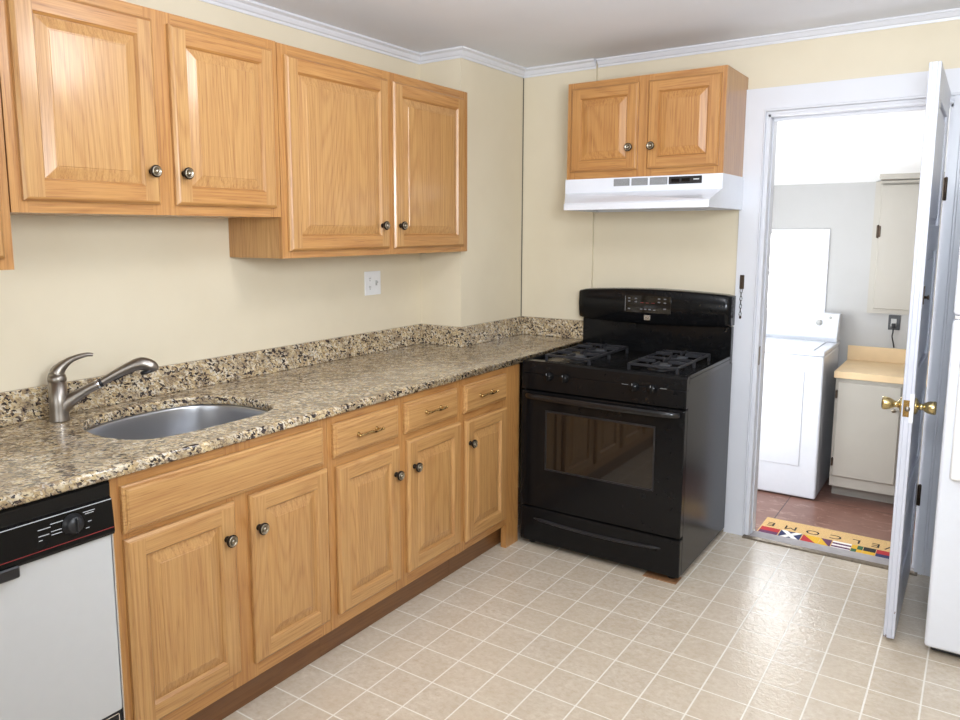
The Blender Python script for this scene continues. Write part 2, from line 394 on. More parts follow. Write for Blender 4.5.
# laundry shell
struct('floor_laundry', MB().box((.6, .105, LF-.05), (2.9, 1.9, LF)), RED)
LZ0, LZ1 = 2.22, 1.812
def zc(y): return LZ0 + (LZ1-LZ0)*(y-.14)/(1.88-.14)
struct('ceiling_laundry', MB().prism([(.6, .14, zc(.14)), (.6, 2.0, zc(2.0)), (.6, 2.0, zc(2.0)+.05), (.6, .14, zc(.14)+.05)], (2.3, 0, 0)), LCEIL)
WX0, WX1, WZ0, WZ1 = .95, 1.548, .90, 1.513
b = MB().box((.6, 1.88, LF), (WX0, 1.96, 2.2)).box((WX1, 1.88, LF), (2.9, 1.96, 2.2)).box((WX0, 1.88, LF), (WX1, 1.96, WZ0)).box((WX0, 1.88, WZ1), (WX1, 1.96, 2.2))
struct('wall_laundry_back', b, LWALL)
struct('wall_laundry_left', MB().box((.52, .14, LF), (.6, 1.96, 2.3)), LWALL)
struct('wall_laundry_right', MB().box((2.9, .14, LF), (2.98, 1.96, 2.3)), LWALL)
struct('wall_laundry_front', MB().box((.52, .14, LF), (1.556, .15, 2.3)).box((2.29, .14, LF), (2.98, .15, 2.3)).box((1.5, .14, DZ+.01), (2.3, .15, 2.3)), LWALL)
w = thing('window_1', (WX0, 1.88, WZ0), None, None, kind='structure')
fr = MB()
for lo, hi in (((WX0, 1.868, WZ0), (WX0+.035, 1.93, WZ1)), ((WX1-.035, 1.868, WZ0), (WX1, 1.93, WZ1)), ((WX0+.035, 1.868, WZ1-.035), (WX1-.035, 1.93, WZ1)), ((WX0+.035, 1.868, WZ0), (WX1-.035, 1.93, WZ0+.04)), ((WX0+.035, 1.885, 1.20), (WX1-.035, 1.92, 1.225))):
    fr.box(lo, hi, b=.003)
fr.build('window_frame', TRIM, w)
MB().box((WX0+.034, 1.905, WZ0+.039), (WX1-.034, 1.909, WZ1-.034)).build('pane', GLASS, w)

# ------------------------------------------------------------------ the open door
d = thing('door_1', (2.255, -.005, .012), None, None, kind='structure')
dx0, dx1, dy0, dy1, dz0, dz1 = 2.212, 2.248, -.712, -.006, .014, 2.056
m = MB()
core = .011
m.box((dx0+core, dy0, dz0), (dx1-core, dy1, dz1))
rails = [(dz0, dz0+.20), (.46, .56), (.86, 1.0), (1.42, 1.52), (dz1-.11, dz1)]
for sx0, sx1 in ((dx0, dx0+core), (dx1-core, dx1)):
    m.box((sx0, dy0, dz0), (sx1, dy0+.11, dz1), b=.002); m.box((sx0, dy1-.11, dz0), (sx1, dy1, dz1), b=.002)
    for a, c in rails: m.box((sx0, dy0+.11, a), (sx1, dy1-.11, c), b=.002)
m.build('door_slab', DOORP, d)
pm = MB()
zs = [(rails[i][1], rails[i+1][0]) for i in range(4)]
for sx0, sx1 in ((dx0+.004, dx0+core), (dx1-core, dx1-.004)):
    for a, c in zs: pm.box((sx0, dy0+.135, a+.025), (sx1, dy1-.135, c-.025), b=.004)
pm.build('raised_panel', DOORP, d)
kz = .878; ky = dy0+.062
for sx, lab in ((-1, 'brass knob on the laundry side'), (1, 'brass knob on the kitchen side')):
    x = dx0 if sx < 0 else dx1
    k = MB().lathe((x, ky, kz), (sx, 0, 0), [(.029, 0), (.031, .004), (.024, .009), (.0125, .013), (.0115, .026), (.015, .030), (.021, .040), (.0235, .052), (.0240, .062), (.021, .066), (.016, .064), (0, .064)], n=28).build('door_knob', BRASS, d)
MB().box((dx0+.005, dy0-.0015, kz-.03), (dx1-.005, dy0+.001, kz+.03), b=.0005).build('latch_plate', BRASSD, d)
MB().lathe((.5*(dx0+dx1), dy0-.001, kz), (0, -1, 0), [(.009, 0), (.009, .006), (.004, .009), (0, .009)], n=12).build('latch_bolt', NICK, d)
MB().box((dx1-.012, dy0-.002, kz-.05), (dx1+.0015, dy0+.001, kz+.055)).build('repair_plate', TRIM, d)
for hz in (.36, 1.67):
    MB().box((dx1+.001, -.014, hz-.045), (dx1+.004, .004, hz+.045), b=.0005).lathe((dx1+.009, -.008, hz-.047), (0, 0, 1), [(.004, 0), (.006, .002), (.006, .092), (.004, .095), (0, .097)], n=12).build('hinge', BRONZE, d)
MB().box((dx1, dy0+.03, 1.245), (dx1+.003, dy0+.045, 1.31), b=.001).lathe((dx1+.003, dy0+.037, 1.27), (1, 0, 0), [(.005, 0), (.005, .008), (.008, .010), (.008, .014), (0, .015)], n=12).build('chain_track', BRONZE, d)

# ------------------------------------------------------------------ cabinet parts
class Fr:
    """local frame of a cabinet face: u right, v up, w out"""
    def __init__(s, o, u, w): s.o = Vector(o); s.u = Vector(u); s.v = Vector((0, 0, 1)); s.w = Vector(w)
    def p(s, u, v, w): return s.o + s.u*u + s.v*v + s.w*w
    def box(s, m, u0, u1, v0, v1, w0, w1, mat=0, b=0, seg=1):
        a = s.p(u0, v0, w0); c = s.p(u1, v1, w1)
        m.box([min(a[i], c[i]) for i in range(3)], [max(a[i], c[i]) for i in range(3)], mat, b, seg)
def loops(m, f, u0, u1, v0, v1, prof, mats=(0, 0), cap=True, capmat=0, splits=None):
    """nested rectangle loops: prof = (inset, out). mats: (left/right, top/bottom)"""
    rings = []
    for ins, w in prof:
        rings.append([m.bm.verts.new(f.p(a, b_, w)) for a, b_ in ((u0+ins, v0+ins), (u1-ins, v0+ins), (u1-ins, v1-ins), (u0+ins, v1-ins))])
    fs = []
    for i, (A, B) in enumerate(zip(rings, rings[1:])):
        if splits and i == splits:   # flat ring laid as stiles running full height and rails between them
            i0, i1 = prof[i][0], prof[i+1][0]; w = prof[i][1]
            for (a, b_, c, d_, mt) in ((u0+i0, u0+i1, v0+i0, v1-i0, mats[0]), (u1-i1, u1-i0, v0+i0, v1-i0, mats[0]), (u0+i1, u1-i1, v0+i0, v0+i1, mats[1]), (u0+i1, u1-i1, v1-i1, v1-i0, mats[1])):
                q = m.bm.faces.new([m.bm.verts.new(f.p(x, y, w)) for x, y in ((a, c), (b_, c), (b_, d_), (a, d_))]); q.material_index = mt; fs.append(q)
            continue
        for k in range(4):
            q = m.bm.faces.new((A[k], A[(k+1) % 4], B[(k+1) % 4], B[k])); q.material_index = mats[1] if k in (0, 2) else mats[0]; fs.append(q)
    if cap:
        q = m.bm.faces.new(rings[-1]); q.material_index = capmat; fs.append(q)
    q = m.bm.faces.new(rings[0][::-1]); fs.append(q)
    return fs
def panel_door(parent, f, u0, u1, v0, v1, MZ, MH, knob=None, w0=.001, sw=.054):
    m = MB()
    fs = loops(m, f, u0, u1, v0, v1, [(0, w0), (0, w0+.010), (.006, w0+.0165), (.010, w0+.019), (sw, w0+.019), (sw+.006, w0+.0105), (sw+.007, w0+.008)], (0, 1), True, 0, splits=3)
    bmesh.ops.recalc_face_normals(m.bm, faces=m.bm.faces)
    n_out = f.w
    for q in m.bm.faces:
        q.normal_update()
        c = q.calc_center_median()
        if abs(q.normal.dot(n_out)) > .9 and (c - f.p(0, 0, 0)).dot(n_out) > w0+.005 and q.normal.dot(n_out) < 0: q.normal_flip()
    d_ = m.build('door', [MZ, MH], parent)
    m = MB(); e = sw+.008
    loops(m, f, u0+e, u1-e, v0+e, v1-e, [(0, w0+.0085), (.030, w0+.0165), (.0325, w0+.0165), (.034, w0+.018)], (0, 0), True, 0)
    bmesh.ops.recalc_face_normals(m.bm, faces=m.bm.faces); m.build('raised_panel', [MZ], d_)
    if knob: knob_on(d_, f, knob[0], knob[1], w0+.019)
    return d_
def knob_on(parent, f, u, v, w):
    m = MB(); o = f.p(u, v, w)
    m.lathe(o, f.w, [(.0085, 0), (.0085, .003), (.0055, .006), (.0055, .013), (.0150, .017), (.0165, .021), (.0165, .023), (.0150, .0255), (.0140, .0255)], 0, 24)
    m.lathe(o, f.w, [(.0140, .0252), (.0135, .0268), (.0110, .0275), (.0105, .0262)], 1, 24)
    m.lathe(o, f.w, [(.0105, .0250), (.0100, .0256), (.0070, .0256)], 0, 24)
    m.lathe(o, f.w, [(.0062, .0250), (.006, .0275), (.003, .0295), (0, .030)], 1, 20)
    K = 1.14
    for v_ in m.bm.verts: v_.co = o + (v_.co-o)*K
    m.build('knob', [PEWD, PEWT], parent)
def slab_front(parent, f, u0, u1, v0, v1, MH, pull=None, w0=.001):
    m = MB()
    loops(m, f, u0, u1, v0, v1, [(0, w0), (0, w0+.010), (.004, w0+.013), (.008, w0+.013), (.010, w0+.0165), (.015, w0+.019)], (0, 0), True, 0)
    bmesh.ops.recalc_face_normals(m.bm, faces=m.bm.faces)
    d_ = m.build('drawer_front', [MH], parent)
    if pull:
        u, v = pull; w = w0+.019; m = MB()
        for s_ in (-1, 1): m.lathe(f.p(u+s_*.048, v, w), f.w, [(.008, 0), (.008, .002), (.0045, .005), (.004, .018), (.006, .020), (.005, .024), (0, .025)], 0, 14)
        m.tube([f.p(u-.056, v, w+.021), f.p(u-.044, v, w+.022), f.p(u-.022, v+.003, w+.024), f.p(u, v+.002, w+.026), f.p(u+.022, v-.003, w+.024), f.p(u+.044, v, w+.022), f.p(u+.056, v, w+.021)], [.0035, .005, .0035, .006, .0035, .005, .0035], 0, 10)
        m.lathe(f.p(u-.058, v, w+.021), -f.u, [(.0045, 0), (.006, .004), (.004, .008), (0, .010)], 0, 12); m.lathe(f.p(u+.058, v, w+.021), f.u, [(.0045, 0), (.006, .004), (.004, .008), (0, .010)], 0, 12)
        m.build('bar_pull', [BRASSD], d_)
    return d_
def face_frame(parent, f, u0, u1, v0, v1, stiles, rails_, MZ, MH, th=.019):
    """stiles: list of (u0,u1) full height, rails_: list of (v0,v1[,u0,u1])"""
    m = MB()
    for a, c in stiles: f.box(m, a, c, v0, v1, -th, 0, 0)
    ss = sorted(stiles)
    for v_a, v_b in rails_:
        for (a0, a1), (b0, b1) in zip(ss, ss[1:]):
            f.box(m, a1, b0, v_a, v_b, -th, -.0003, 1)
    m.build('face_frame', [MZ, MH], parent)
def carcass(parent, f, u0, u1, v0, v1, depth, M, M2=None):
    m = MB(); f.box(m, u0, u1, v0, v1, -depth, -.0195, 0); m.build('carcass', [M], parent)

# left wall cabinets: u = y, w = +x
def wall_cab(y0, y1, z0, z1, doors, label, stiles, xf=.301):
    t = thing('wall_cabinet', (.15, (y0+y1)/2, z0), label, 'kitchen cabinet', 'oak wall cabinets over the counter')
    f = Fr((xf, 0, 0), (0, 1, 0), (1, 0, 0))
    carcass(t, f, y0, y1, z0, z1, xf-.001, OZ)
    face_frame(t, f, y0, y1, z0, z1, stiles, [(z0, z0+.045), (z1-.045, z1)], OZr, OYr)
    for (a, c, v0, v1, kn) in doors: panel_door(t, f, a, c, v0, v1, OZ, OYr, kn)
    return t
wall_cab(-3.55, -2.790, 1.402, 2.168, [(-3.16, -2.816, 1.431, 2.135, (-3.13, 1.52)), (-3.53, -3.18, 1.431, 2.135, (-3.21, 1.52))],
    'oak wall cabinet cut off by the left edge, hanging lower than its neighbour', [(-3.55, -3.51), (-3.19, -3.15), (-2.83, -2.790)])
wall_cab(-2.786, -1.843, 1.553, 2.168, [(-2.757, -2.345, 1.585, 2.134, (-2.377, 1.683)), (-2.287, -1.872, 1.585, 2.134, (-2.262, 1.683))],
    'shorter two-door oak wall cabinet above the sink', [(-2.786, -2.74), (-2.365, -2.27), (-1.89, -1.843)])
wall_cab(-1.840, -.624, 1.403, 2.166, [(-1.812, -1.241, 1.429, 2.130, (-1.296, 1.526)), (-1.205, -.674, 1.429, 2.130, (-1.176, 1.526))],
    'taller two-door oak wall cabinet ending by the wall corner', [(-1.840, -1.79), (-1.26, -1.18), (-.69, -.624)])

# base cabinets
XF = .644
def base_cab(y0, y1, label, stiles, parts, extra=None):
    t = thing('base_cabinet', (.3, (y0+y1)/2, 0), label, 'kitchen cabinet', 'oak base cabinets under the granite counter')
    f = Fr((XF, 0, 0), (0, 1, 0), (1, 0, 0))
    m = MB(); th = .018; z0, z1 = .118, .885
    f.box(m, y0, y0+th, z0, z1, -XF+.001, -.0195, 0); f.box(m, y1-th, y1, z0, z1, -XF+.001, -.0195, 0)
    f.box(m, y0+th, y1-th, z0, z0+th, -XF+.001, -.0195, 0); f.box(m, y0+th, y1-th, z0+th, z1, -XF+.001, -XF+.013, 0)
    m.build('carcass', [OZ], t)
    face_frame(t, f, y0, y1, z0, z1, stiles, [(z0, z0+.05), (.700, .742), (.852, z1)], OZr, OYr)
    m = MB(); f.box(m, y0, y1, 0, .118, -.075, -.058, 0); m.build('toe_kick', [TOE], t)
    for p in parts:
        if p[0] == 'door': panel_door(t, f, *p[1:5], OZ, OY, p[5])
        else: slab_front(t, f, *p[1:5], OY, p[5] if len(p) > 5 else None)
    return t, f
base_cab(-2.762, -1.986, 'two-door oak base cabinet under the sink with a plain false drawer front', [(-2.762, -2.715), (-2.41, -2.31), (-2.03, -1.986)],
    [('drawer', -2.738, -2.014, .728, .856), ('door', -2.738, -2.386, .172, .712, (-2.435+.01, .61)), ('door', -2.328, -1.999, .168, .712, (-2.318+.012, .608))])
base_cab(-1.984, -1.192, 'middle oak base cabinet with two doors and two drawers side by side', [(-1.984, -1.945), (-1.63, -1.56), (-1.23, -1.192)],
    [('drawer', -1.965, -1.617, .735, .855, (-1.80, .798)), ('drawer', -1.577, -1.226, .735, .855, (-1.405, .800)),
     ('door', -1.953, -1.613, .166, .703, (-1.645, .596)), ('door', -1.564, -1.204, .172, .706, (-1.532, .599))])
t, f = base_cab(-1.190, -.690, 'single-door oak base cabinet beside the black range', [(-1.190, -1.15), (-.845, -.690)],
    [('drawer', -1.174, -.829, .735, .855, (-1.015, .798)), ('door', -1.162, -.826, .158, .700, (-1.143, .601))])
m = MB(); f.box(m, -.800, -.690, 0, .118, -.030, 0, 0); m.build('filler_strip', [OZr], t)

# ------------------------------------------------------------------ countertop with sink cut-out
ctp = thing('countertop', (.33, -2.2, .886), 'speckled beige granite countertop with backsplash along the left wall', 'countertop')
def curve_slab(outer, holes, z0, z1, bev):
    cu = bpy.data.curves.new('c', 'CURVE'); cu.dimensions = '2D'; cu.fill_mode = 'BOTH'; cu.extrude = (z1-z0)/2-bev; cu.bevel_depth = bev; cu.bevel_resolution = 2
    cu.offset = -bev
    for L in [outer]+holes:
        s_ = cu.splines.new('POLY'); s_.points.add(len(L)-1); s_.use_cyclic_u = True
        for q, (x, y) in zip(s_.points, L): q.co = (x, y, 0, 1)
    o = bpy.data.objects.new('c', cu); COL.objects.link(o)
    me = bpy.data.meshes.new_from_object(o.evaluated_get(bpy.context.evaluated_depsgraph_get()))
    me.transform(Matrix.Translation((0, 0, (z0+z1)/2))); mb = MB(); mb.bm.from_mesh(me)
    bmesh.ops.remove_doubles(mb.bm, verts=mb.bm.verts, dist=1e-5)
    bpy.data.objects.remove(o); bpy.data.curves.remove(cu); bpy.data.meshes.remove(me); return mb
SK = [(.300, -2.612), (.215, -2.588), (.150, -2.535), (.118, -2.46), (.105, -2.37), (.105, -2.27), (.118, -2.19), (.150, -2.12), (.21, -2.072), (.29, -2.05), (.38, -2.047), (.45, -2.062), (.505, -2.098), (.530, -2.16), (.538, -2.25), (.538, -2.36), (.533, -2.46), (.515, -2.54), (.470, -2.588), (.39, -2.612)]
def smooth_loop(L, k=4):
    out = []; n = len(L)
    for i in range(n):
        p0, p1, p2, p3 = [Vector(L[(i+j-1) % n]) for j in range(4)]
        for a in range(k):
            t_ = a/k; out.append(tuple(.5*((2*p1)+(p2-p0)*t_+(2*p0-5*p1+4*p2-p3)*t_*t_+(3*p1-p0-3*p2+p3)*t_**3)))
    return out
SKS = smooth_loop(SK)
m = curve_slab([(.0, -4.4), (.668, -4.4), (.668, -.002), (.258, -.002), (.258, -.615), (.0, -.615)], [SKS], .886, .918, .007)
m.build('worktop', GRAN, ctp)
m = MB().box((.001, -4.4, .9185), (.020, -.634, 1.020), b=.002).box((.001, -.6335, .9185), (.276, -.614, 1.020), b=.002).box((.257, -.6135, .9185), (.276, -.0205, 1.020), b=.002).box((.257, -.020, .9185), (.667, -.001, 1.020), b=.002)
m.build('backsplash', GRAN, ctp)
# sink
sk = thing('sink', (.33, -2.33, .70), 'stainless steel undermount sink basin set into the granite counter', 'sink')
m = MB(); cx = sum(p[0] for p in SKS)/len(SKS); cy = sum(p[1] for p in SKS)/len(SKS)
rings = []
for sc, z in ((1.06, .8850), (1.015, .8850), (1.01, .878), (1.0, .86), (.975, .76), (.955, .725), (.90, .705), (.80, .698), (.12, .692)):
    rings.append([m.bm.verts.new((cx+(x-cx)*sc, cy+(y-cy)*sc, z)) for x, y in SKS])
for A, B in zip(rings, rings[1:]):
    for k in range(len(A)):
        q = m.bm.faces.new((A[k], A[(k+1) % len(A)], B[(k+1) % len(A)], B[k])); q.smooth = True
m.bm.faces.new(rings[-1]); bmesh.ops.recalc_face_normals(m.bm, faces=m.bm.faces)
for q in m.bm.faces: pass
m.build('basin', STEEL, sk)
MB().lathe((cx, cy, .6925), (0, 0, 1), [(.056, 0), (.056, .003), (.045, .004), (.040, .002), (.012, .001), (.010, .006), (0, .007)], n=28).build('drain', CHR, sk)

# faucet
fc = thing('faucet', (.092, -2.592, .918), 'brushed nickel single-lever pull-out faucet behind the sink', 'faucet')
bx, by = .092, -2.592
MB().lathe((bx, by, .9182), (0, 0, 1), [(.029, 0), (.029, .004), (.0275, .012), (.027, .05), (.0265, .125)], n=32).build('body', NICK, fc)
dv = Vector((.16, .245, 0)).normalized()
B0 = Vector((bx, by, .9182))
sp = MB().tube([B0+Vector((0, 0, .035)), B0+dv*.030+Vector((0, 0, .060)), B0+dv*.075+Vector((0, 0, .088)), B0+dv*.112+Vector((0, 0, .106))], [.025, .022, .0150, .0145], 0, 20)
spo = sp.build('spout', NICK, fc)
c1 = B0+dv*.112+Vector((0, 0, .106)); ax = (dv*.112+Vector((0, 0, .056))).normalized()
MB().lathe(c1, ax, [(.0150, 0), (.0155, .002), (.0155, .007), (.014, .008)], n=20).build('collar', CHR, fc)
hd = MB().lathe(c1+ax*.008, ax, [(.0145, 0), (.0145, .008)], 1, 20)
hd.tube([c1+ax*.014, c1+dv*.05+Vector((0, 0, .027)), c1+dv*.095+Vector((0, 0, .048)), c1+dv*.132+Vector((0, 0, .058)), c1+dv*.162+Vector((0, 0, .047)), c1+dv*.171+Vector((0, 0, .033))], [.0125, .014, .0175, .0215, .0205, .014], 0, 20)
hd.lathe(c1+dv*.146+Vector((0, 0, .037)), (dv.x*.25, dv.y*.25, -1), [(.019, 0), (.021, .006), (.020, .010), (0, .010)], 1, 20)
hd.tube([c1+dv*.050+Vector((0, 0, .010)), c1+dv*.085+Vector((0, 0, .030)), c1+dv*.110+Vector((0, 0, .036))], [.003, .006, .004], 1, 8)
hd.build('spray_head', [NICK, BLKM], fc)
lv = MB().lathe((bx, by, 1.0440), (0, 0, 1), [(.0265, 0), (.0275, .002), (.0272, .010), (.0245, .020)], 0, 28)
lv.tube([B0+Vector((0, 0, .140)), B0+dv*.004+Vector((0, 0, .156)), B0+dv*.020+Vector((0, 0, .174)), B0+dv*.046+Vector((0, 0, .192)), B0+dv*.085+Vector((0, 0, .203)), B0+dv*.106+Vector((0, 0, .202))], [.0262, .0235, .0165, .0105, .0075, .0055], 0, 18, flat=.9)
lv.build('lever_handle', NICK, fc)

# outlet over the counter
def outlet(name, f, u, v, label, group=None):
    t = thing(name, f.p(u, v, 0), label, 'outlet')
    m = MB(); f.box(m, u-.0575, u+.0575, v-.057, v+.057, .0005, .006, 0, .002, 2); m.build('cover_plate', WPL, t)
    m = MB()
    for dz in (-.02, .02): f.box(m, u-.037, u-.013, v+dz-.013, v+dz+.013, .006, .0085, 0, .003, 2)
    r = m.build('receptacle', WPL, t)
    for dz in (-.02, .02):
        for a_ in ((-.031, -.029, -.001, .007), (-.021, -.019, -.001, .007), (-.027, -.023, -.009, -.005)):
            m = MB(); f.box(m, u+a_[0], u+a_[1], v+dz+a_[2], v+dz+a_[3], .0082, .0088); m.build('slot', BLKM, r)
    m = MB(); f.box(m, u+.018, u+.030, v-.012, v+.012, .006, .0075, 0); m.prism([f.p(u+.020, v-.001, .0075), f.p(u+.028, v-.001, .0075), f.p(u+.028, v+.010, .0075), f.p(u+.020, v+.010, .0075)], f.w*.007); m.build('switch_toggle', GPL, t)
    return t
FW = Fr((0, 0, 0), (0, 1, 0), (1, 0, 0))
outlet('outlet', FW, -.999, 1.255, 'white two-gang outlet and switch plate on the cream wall above the counter')

# ------------------------------------------------------------------ dishwasher
dw = thing('dishwasher', (.33, -3.07, 0), 'white front dishwasher with black control panel left of the sink cabinet', 'dishwasher')
y0, y1 = -3.372, -2.768; f = Fr((0, 0, 0), (0, 1, 0), (1, 0, 0))
m = MB().box((.03, y0+.005, .02), (.62, y1-.005, .872)); m.build('tub_body', DGREY, dw)
dd = MB().box((.621, y0, .262), (.655, y1-.004, .742), b=.003, seg=2).build('door_panel', DWW, dw)
MB().box((.6215, y1-.0035, .10), (.657, y1, .742)).build('edge_trim', CHR, dw)
m = MB().prism([(.621, y0, .744), (.664, y0, .744), (.668, y0, .752), (.661, y0, .835), (.652, y0, .842), (.656, y0, .876), (.650, y0, .882), (.621, y0, .882)], (0, y1-y0, 0), b=.001)
cp = m.build('control_panel', BLK, dw)
m = MB().box((.6655, y0+.10, .722), (.675, -3.005, .750), b=.003); m.build('latch_handle', BLKM, cp)
pz = lambda z: .668-(z-.752)*.007/.083
MB().box((.6560, y0, .8350), (.6622, y1-.002, .8362)).build('white_stripe', PRW, cp); MB().box((pz(.764)-.001, y0, .763), (pz(.764)+.0006, y1-.002, .7645)).build('red_stripe', PRR, cp)
for (ya, yb, zz, mt) in ((-2.845, -2.815, .822, 0), (-2.84, -2.818, .817, 0), (-2.835, -2.826, .797, 0), (-2.842, -2.833, .782, 0), (-2.925, -2.895, .818, 0), (-2.955, -2.925, .812, 0), (-2.925, -2.9, .800, 0), (-2.955, -2.93, .797, 0), (-2.925, -2.9, .792, 0), (-2.955, -2.946, .787, 0)):
    MB().box((pz(zz)-.001, ya, zz), (pz(zz)+.0005, yb, zz+.0016)).build('printed_mark', PRW, cp)
MB().lathe((pz(.803)-.001, -2.872, .803), (1, 0, .08), [(.026, 0), (.026, .003), (.022, .005), (.020, .016), (.018, .019), (0, .019)], n=32).box((pz(.803)+.015, -2.874, .785), (pz(.803)+.023, -2.870, .821), b=.001).build('dial', BLKM, cp)
m = MB().box((.6215, y0, .10), (.648, y1-.004, .258), 0, b=.002)
m.box((.6475, y0+.012, .250), (.6492, y1-.010, .2525), 1).box((.6475, y1-.0125, .115), (.6492, y1-.010, .2525), 1)
m.build('kick_plate', [BLKM, CHR], dw)

# ------------------------------------------------------------------ range
rg = thing('range', (1.065, -.36, 0), 'black freestanding gas range with glass oven door', 'stove')
RX0, RX1, RY = .6700, 1.448, -.704
f = Fr((0, RY, 0), (1, 0, 0), (0, -1, 0))
m = MB().box((RX0+.002, RY+.03, .03), (RX1-.002, -.02, .868)); m.build('body', BLKSIDE, rg)
m = MB(); f.box(m, RX0, RX1, .768, .846, -.03, .006, 0, .004, 2)
m.prism([f.p(RX0, .8465, .004), f.p(RX0, .8465, -.03), f.p(RX0, .902, -.03), f.p(RX0, .902, -.008), f.p(RX0, .894, .002)], (RX1-RX0, 0, 0), b=.001)
m.build('front_panel', BLK, rg)
m = MB().box((RX0-.001, RY+.031, .868), (RX1+.001, -.075, .889), b=.002)
m.box((RX0-.001, RY+.031, .889), (RX0+.018, -.075, .904), b=.003).box((RX1-.018, RY+.031, .889), (RX1+.001, -.075, .904), b=.003).box((RX0+.018, RY+.031, .889), (RX1-.018, RY+.05, .902), b=.003)
ck = m.build('cooktop', BLK, rg)
def burner(x, y):
    MB().lathe((x, y, .889), (0, 0, 1), [(.062, 0), (.060, .003), (.040, .004), (.036, .008), (.036, .016)], 0, 28).build('burner_base', GPL if False else BLKM, ck)
    MB().lathe((x, y, .9055), (0, 0, 1), [(.034, 0), (.042, .001), (.043, .006), (.040, .0085), (0, .010)], 0, 28).build('burner_cap', DGREY, ck)
def grate(xa, xb, ya, yb):
    m = MB(); w = .0055; z0, z1 = .913, .924
    m.box((xa, ya, z0), (xa+2*w, yb, z1), b=.002).box((xb-2*w, ya, z0), (xb, yb, z1), b=.002)
    m.box((xa+2*w, ya, z0), (xb-2*w, ya+2*w, z1), b=.002).box((xa+2*w, yb-2*w, z0), (xb-2*w, yb, z1), b=.002); ym = (ya+yb)/2; m.box((xa+2*w, ym-w, z0), (xb-2*w, ym+w, z1), b=.002)
    xm = (xa+xb)/2
    for x in (xa, xb-2*w):
        for y in (ya, ym-w, yb-2*w): m.box((x, y, .8892), (x+2*w, y+2*w, z0))
    for yc in ((ya+ym)/2, (yb+ym)/2):
        for s_ in (-1, 1):
            m.box((xm+s_*.030-(0 if s_ > 0 else (xm-.030-xa-w)), yc-w*.8, z0+.002), (xm+s_*.030+((xb-w-xm-.030) if s_ > 0 else 0), yc+w*.8, z1+.006), b=.002)
            q = (yb-ya)/4-w
            m.box((xm-w*.8, yc+(.030 if s_ > 0 else -q), z0+.002), (xm+w*.8, yc+(q if s_ > 0 else -.030), z1+.006), b=.002)
    m.build('grate', IRON, ck)
for gx_ in (.855, 1.265):
    grate(gx_-.115, gx_+.115, -.615, -.155)
    for gy_ in (-.50, -.27): burner(gx_, gy_)
# knobs
for x in (.812, .893, 1.222, 1.303):
    MB().lathe(f.p(x, .838, .0065), f.w, [(.021, 0), (.021, .002), (.019, .003), (.018, .016), (.016, .019), (0, .019)], 0, 24).box(f.p(x-.004, .820, .032), f.p(x+.004, .856, .025), b=.002).build('burner_knob', [BLK], rg)
    mk = MB()
    mk.box(f.p(x-.0008, .848, .0325), f.p(x+.0008, .857, .0321)); mk.build('pointer_mark', [PRW], rg)
for ca in (1.165, 1.335): MB().box(f.p(ca, .8448, .0068), f.p(ca+.03, .8458, .0060)).build('printed_caption', GPL, rg)
# oven door
m = MB(); f.box(m, RX0+.001, RX1-.001, .205, .762, -.028, .012, 0, .006, 2); od = m.build('oven_door', BLK, rg)
m = MB(); f.box(m, .808, 1.318, .402, .672, .0105, .0135, 0, .004, 2); m.build('oven_window', BLKG, od)
m = MB()
for a, c, e, g in ((.800, .808, .394, .680), (1.318, 1.324, .394, .680), (.808, 1.318, .672, .680), (.808, 1.318, .394, .402)): f.box(m, a, c, e, g, .011, .0145, 0, .001)
m.build('window_bezel', BLKM, od)
m = MB()
m.tube([f.p(.705, .742, .018), f.p(.74, .744, .040), f.p(.86, .744, .050), f.p(1.065, .744, .054), f.p(1.27, .744, .050), f.p(1.39, .744, .040), f.p(1.425, .742, .018)], [.010, .012, .0125, .013, .0125, .012, .010], 0, 14, flat=1.2)
m.build('oven_handle', BLKH, od)
# drawer
m = MB(); f.box(m, RX0+.001, RX1-.001, .030, .198, -.028, .010, 0, .006, 2); dr = m.build('storage_drawer', BLK, rg)
m = MB(); pts = []
for k in range(17):
    u = .745+k*(.62/16); s_ = math.sin(PI*k/16); pts.append((u, .146-.012*s_))
m.tube([f.p(u, v, .010) for u, v in pts], [.003]+[.010]*15+[.003], 0, 10, flat=.8, sub=2)
m.build('drawer_pull', BLKM, dr)
for x in (RX0+.04, RX1-.05):
    MB().lathe((x, RY+.05, .004), (0, 0, 1), [(.018, 0), (.018, .006), (.010, .008), (.010, .026)], 0, 16).build('levelling_foot', BLKM, rg)
for x in (RX0+.04, RX1-.05):
    MB().lathe((x, -.08, .0), (0, 0, 1), [(.018, 0), (.018, .006), (.010, .008), (.010, .030)], 0, 16).build('levelling_foot', BLKM, rg)
# backguard
m = MB().box((RX0+.002, -.062, .868), (RX1-.002, -.020, 1.045), b=.004)
m.build('back_riser', BLK, rg)
gx0, gx1 = .660, 1.448
m = MB(); N = 24; top = []; 
prof = lambda u: 1.197 + .016*math.sin(PI*(u-gx0)/(gx1-gx0)); low = lambda u: 1.046 - .012*math.sin(PI*(u-gx0)/(gx1-gx0))
bow = lambda u: -.088 - .022*math.sin(PI*(u-gx0)/(gx1-gx0))
rings = []
for k in range(N+1):
    u = gx0+(gx1-gx0)*k/N; e = min(1, min(k, N-k)/1.2+.55); zc_ = (prof(u)+low(u))/2; h = (prof(u)-low(u))/2*(.93 if k in (0, N) else 1)
    y = bow(u); rings.append([m.bm.verts.new((u, yy, zc_+h*s_)) for yy, s_ in ((-.022, 1), (y+.018, 1), (y+.006, .97), (y, .88), (y-.004, 0), (y+.004, -.86), (y+.014, -1), (-.022, -1))])
